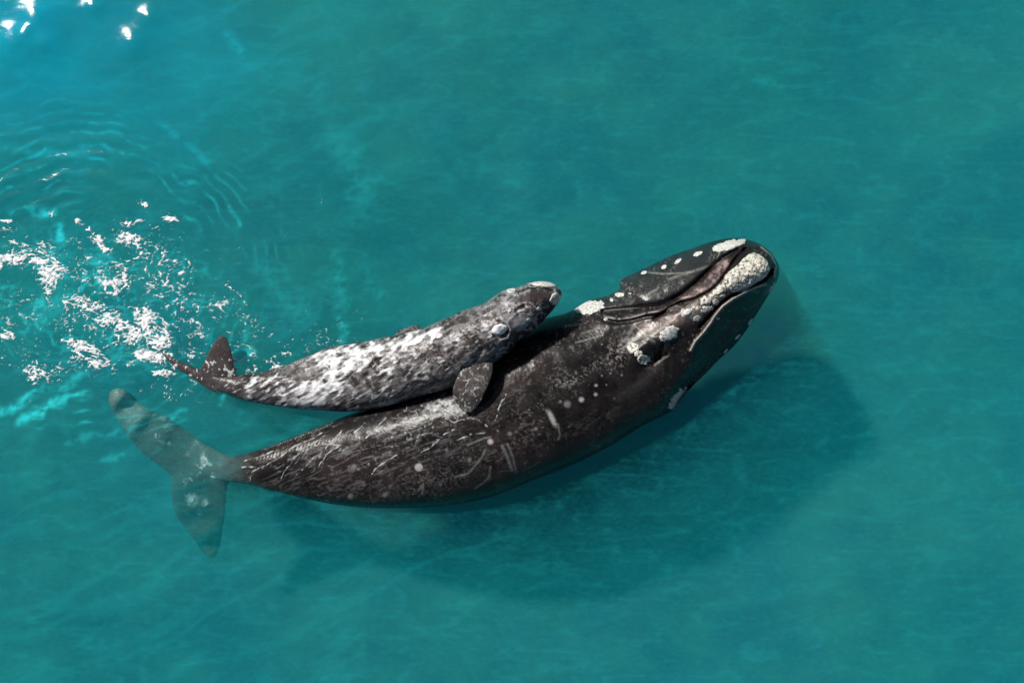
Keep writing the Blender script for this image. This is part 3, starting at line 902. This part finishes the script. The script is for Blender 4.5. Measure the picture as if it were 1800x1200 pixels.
froth(cfa, lambda x, y: fbm(x, y, 4.0, 3, 8) * .7 + ridge(x, y, 9, 2, 3) * .3 - .60 - .25 * (1 - sst(600, 650, y)), 'froth', M_FOAM, 'flecks of froth on the raised tail fluke of the calf', (.9, 4.6), .8, .005, 4, amax=.7)
froth(cfb, flip_froth, 'froth', M_FOAM, 'flecks of froth on the narrow tail fluke of the calf seen edge on', (.4, 4.6), .8, .005, 4, amax=.7)

STREAK = [  # traced bright lines: caustics on the tail stock, foam rims further forward
    [(403, 838), (408, 828), (419, 822), (450, 820)], [(439, 844), (442, 832), (455, 822), (483, 810), (519, 783), (567, 760)],
    [(494, 841), (503, 824), (517, 808), (530, 791), (548, 778), (567, 766)], [(533, 827), (548, 810), (567, 794), (585, 775), (600, 758)],
    [(644, 772), (660, 752), (678, 733)], [(655, 833), (662, 824), (680, 812), (700, 800)], [(735, 795), (760, 785), (782, 765), (800, 755)],
    [(520, 790), (560, 780), (600, 782)], [(425, 812), (450, 804), (480, 792)], [(806, 774), (830, 765), (852, 760)],
    [(785, 735), (800, 744), (812, 738), (838, 736), (856, 748)],
    [(868, 740), (876, 722), (880, 708), (890, 692)], [(612, 768), (625, 758), (640, 742)], [(560, 823), (575, 800), (600, 782)], [(690, 770), (720, 760), (750, 750)]]


def mother_froth_and_light(x, y):
    # rippled light and wet sheen drawn as fine pale threads, plus some froth
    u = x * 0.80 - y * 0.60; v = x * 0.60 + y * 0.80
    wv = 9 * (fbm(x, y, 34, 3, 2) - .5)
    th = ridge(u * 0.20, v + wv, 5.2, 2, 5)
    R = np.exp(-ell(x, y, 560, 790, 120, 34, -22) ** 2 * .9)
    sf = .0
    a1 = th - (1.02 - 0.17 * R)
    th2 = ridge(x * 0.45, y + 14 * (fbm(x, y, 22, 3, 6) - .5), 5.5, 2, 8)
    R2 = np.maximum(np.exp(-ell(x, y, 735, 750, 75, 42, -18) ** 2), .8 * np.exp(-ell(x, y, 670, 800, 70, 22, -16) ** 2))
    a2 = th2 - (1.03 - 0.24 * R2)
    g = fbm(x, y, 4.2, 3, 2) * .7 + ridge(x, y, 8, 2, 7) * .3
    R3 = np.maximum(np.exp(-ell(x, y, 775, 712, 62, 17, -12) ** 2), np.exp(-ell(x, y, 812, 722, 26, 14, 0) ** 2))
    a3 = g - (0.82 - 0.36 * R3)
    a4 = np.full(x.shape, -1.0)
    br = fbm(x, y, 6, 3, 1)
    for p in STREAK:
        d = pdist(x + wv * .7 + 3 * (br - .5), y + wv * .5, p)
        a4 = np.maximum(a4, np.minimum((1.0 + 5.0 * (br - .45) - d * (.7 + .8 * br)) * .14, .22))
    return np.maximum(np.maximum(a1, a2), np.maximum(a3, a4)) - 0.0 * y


froth(mloft, mother_froth_and_light, 'froth', M_FROTH_AND_LIGHT, 'pale threads imitating rippled light, with some froth, along the back of the adult', (2.0, 11.6), .9, .004, 7, soft=.12, top=.30, amax=.9)

# ------------------------------------------------------------------ foam on the water behind the calf's tail
FOAM = [  # cx, cy, rx, ry, angle, amount
    (92, 482, 22, 30, 10, 1.0), (90, 500, 12, 30, 0, .7), (35, 452, 24, 16, 0, .95), (70, 462, 34, 8, 12, .95), (75, 435, 26, 18, 0, .62), (30, 428, 22, 5, 18, .8),
    (258, 562, 22, 24, 0, 1.05), (245, 585, 40, 16, -20, .95), (285, 600, 20, 40, 10, .85), (265, 625, 40, 13, 8, 1.0), (160, 540, 60, 13, 18, .9), (200, 570, 50, 12, 15, .85),
    (225, 420, 20, 14, 0, 1.0), (225, 392, 12, 9, 0, .9), (245, 388, 16, 4, 0, .8), (302, 386, 13, 6, 0, 1.1), (254, 361, 7, 5, 30, .9), (245, 438, 34, 10, 15, .65),
    (158, 405, 12, 6, 45, .8), (172, 425, 20, 8, 50, .95), (185, 440, 14, 8, 40, .9), (200, 495, 30, 16, -10, .8), (180, 510, 22, 8, 0, .85), (215, 480, 14, 18, 0, .7),
    (145, 610, 30, 9, 22, .95), (165, 635, 35, 10, 15, .95), (135, 620, 22, 18, 0, .6), (60, 655, 22, 12, 20, .9), (85, 650, 50, 20, 0, .6), (80, 670, 32, 8, 0, .75),
    (10, 592, 16, 10, 0, 1.0), (15, 570, 22, 16, 0, .5), (0, 462, 8, 12, 0, .8), (8, 388, 14, 4, 8, .9), (12, 405, 14, 5, 0, .9), (90, 376, 9, 5, 30, .9),
    (290, 655, 22, 6, 0, 1.05), (232, 637, 12, 6, -10, .9), (300, 470, 40, 22, 35, .6), (280, 500, 40, 30, 40, .58), (330, 520, 45, 20, 30, .46), (385, 540, 40, 22, 0, .5),
    (420, 545, 18, 24, -20, .46), (400, 590, 50, 14, -20, .46), (310, 545, 20, 30, 0, .55), (170, 470, 70, 40, 20, .52), (60, 540, 60, 40, 0, .46), (30, 620, 40, 40, 0, .40),
    (200, 600, 60, 26, 0, .45), (330, 620, 34, 24, 0, .45), (440, 600, 50, 26, -15, .42), (420, 615, 20, 10, -35, .6), (500, 622, 10, 4, -5, 1.05), (410, 632, 8, 5, 0, 1.1),
    (415, 648, 8, 4, -20, 1.05), (490, 645, 14, 5, -10, .9), (345, 672, 18, 8, 0, .5), (150, 570, 70, 30, 0, .46), (340, 580, 60, 30, 0, .42), (120, 505, 30, 60, 20, .42),
    (470, 640, 36, 10, -18, .5), (540, 612, 24, 8, -25, .5), (600, 600, 20, 5, -10, .5), (300, 690, 40, 14, 0, .36), (550, 600, 60, 30, -20, .3), (265, 440, 50, 40, 40, .5)]


FOAM_STROKES = [([(136, 388), (158, 405), (176, 422), (190, 442)], 5, 1.0), ([(225, 460), (245, 452), (252, 440)], 2.5, .8), ([(176, 512), (205, 516), (222, 502), (218, 480)], 5, .95),
                ([(110, 530), (160, 540), (200, 560), (250, 582)], 6, .95), ([(205, 606), (240, 592), (270, 585)], 4, .95), ([(110, 598), (150, 602), (180, 622), (192, 640)], 5, .9),
                ([(120, 612), (150, 628), (180, 640)], 4, .9), ([(300, 425), (340, 470), (330, 500)], 4, .6), ([(395, 500), (425, 520), (440, 548), (430, 570)], 4, .6),
                ([(20, 424), (50, 432)], 3, .9), ([(180, 612), (200, 602), (222, 606)], 2.5, .8), ([(60, 668), (85, 672), (105, 668)], 4, .85), ([(200, 640), (170, 660), (160, 665)], 2.5, .5),
                ([(285, 560), (296, 590), (300, 620), (306, 648)], 6, .85), ([(0, 452), (40, 462), (90, 460), (104, 480)], 7, .85), ([(418, 640), (430, 628), (450, 618)], 4, .7)]


def foam_field(x, y):
    D = np.zeros(x.shape)
    for cx, cy, rx, ry, an, a in FOAM:
        D = np.maximum(D, a * np.exp(-ell(x, y, cx, cy, rx, ry, an) ** 2 * .55))
    for pl, wd, a in FOAM_STROKES:
        D = np.maximum(D, a * np.exp(-(pdist(x, y, pl) / wd) ** 2))
    x2 = x + 24 * (fbm(x, y, 42, 3, 1) - .5); y2 = y + 24 * (fbm(x, y, 42, 3, 5) - .5)
    g = fbm(x2 * .62, y2, 2.7, 2, 3) * .50 + fbm(x, y, 1.9, 1, 6) * .10 + ridge(x2 * .8, y2, 15, 2, 8) * .22 + fbm(x2, y2, 16, 3, 0) * .18
    return g - (0.80 - 0.41 * D)


def water_foam(x0, x1, y0, y1, step):
    fx = np.arange(x0, x1, step); fy = np.arange(y0, y1, step)
    X, Y = np.meshgrid(fx, fy, indexing='ij')
    d = foam_field(X, Y)
    m = d > -.05
    z = wave_height(X, Y) + 0.004
    h = 0.005 + 0.018 * np.clip(d * 4, 0, 1) * (0.3 + fbm(X, Y, 5, 2, 4))
    wx = (X - 900) / PPM; wy = (600 - Y) / PPM
    r = masked_sheet(wx, wy, z, m, h)
    V, q, us = r
    return V, q[:, ::-1], sst(-.05, .17, d).ravel()[us][:, None] * np.ones(3)


V, q, cv = water_foam(-30, 640, 350, 710, .75)
foam = link_mesh('sea_foam', V, q, M_FOAM, cols={'cover': cv})
tag(foam, 'white broken foam scattered on the water behind the calf', 'foam', kind='stuff')
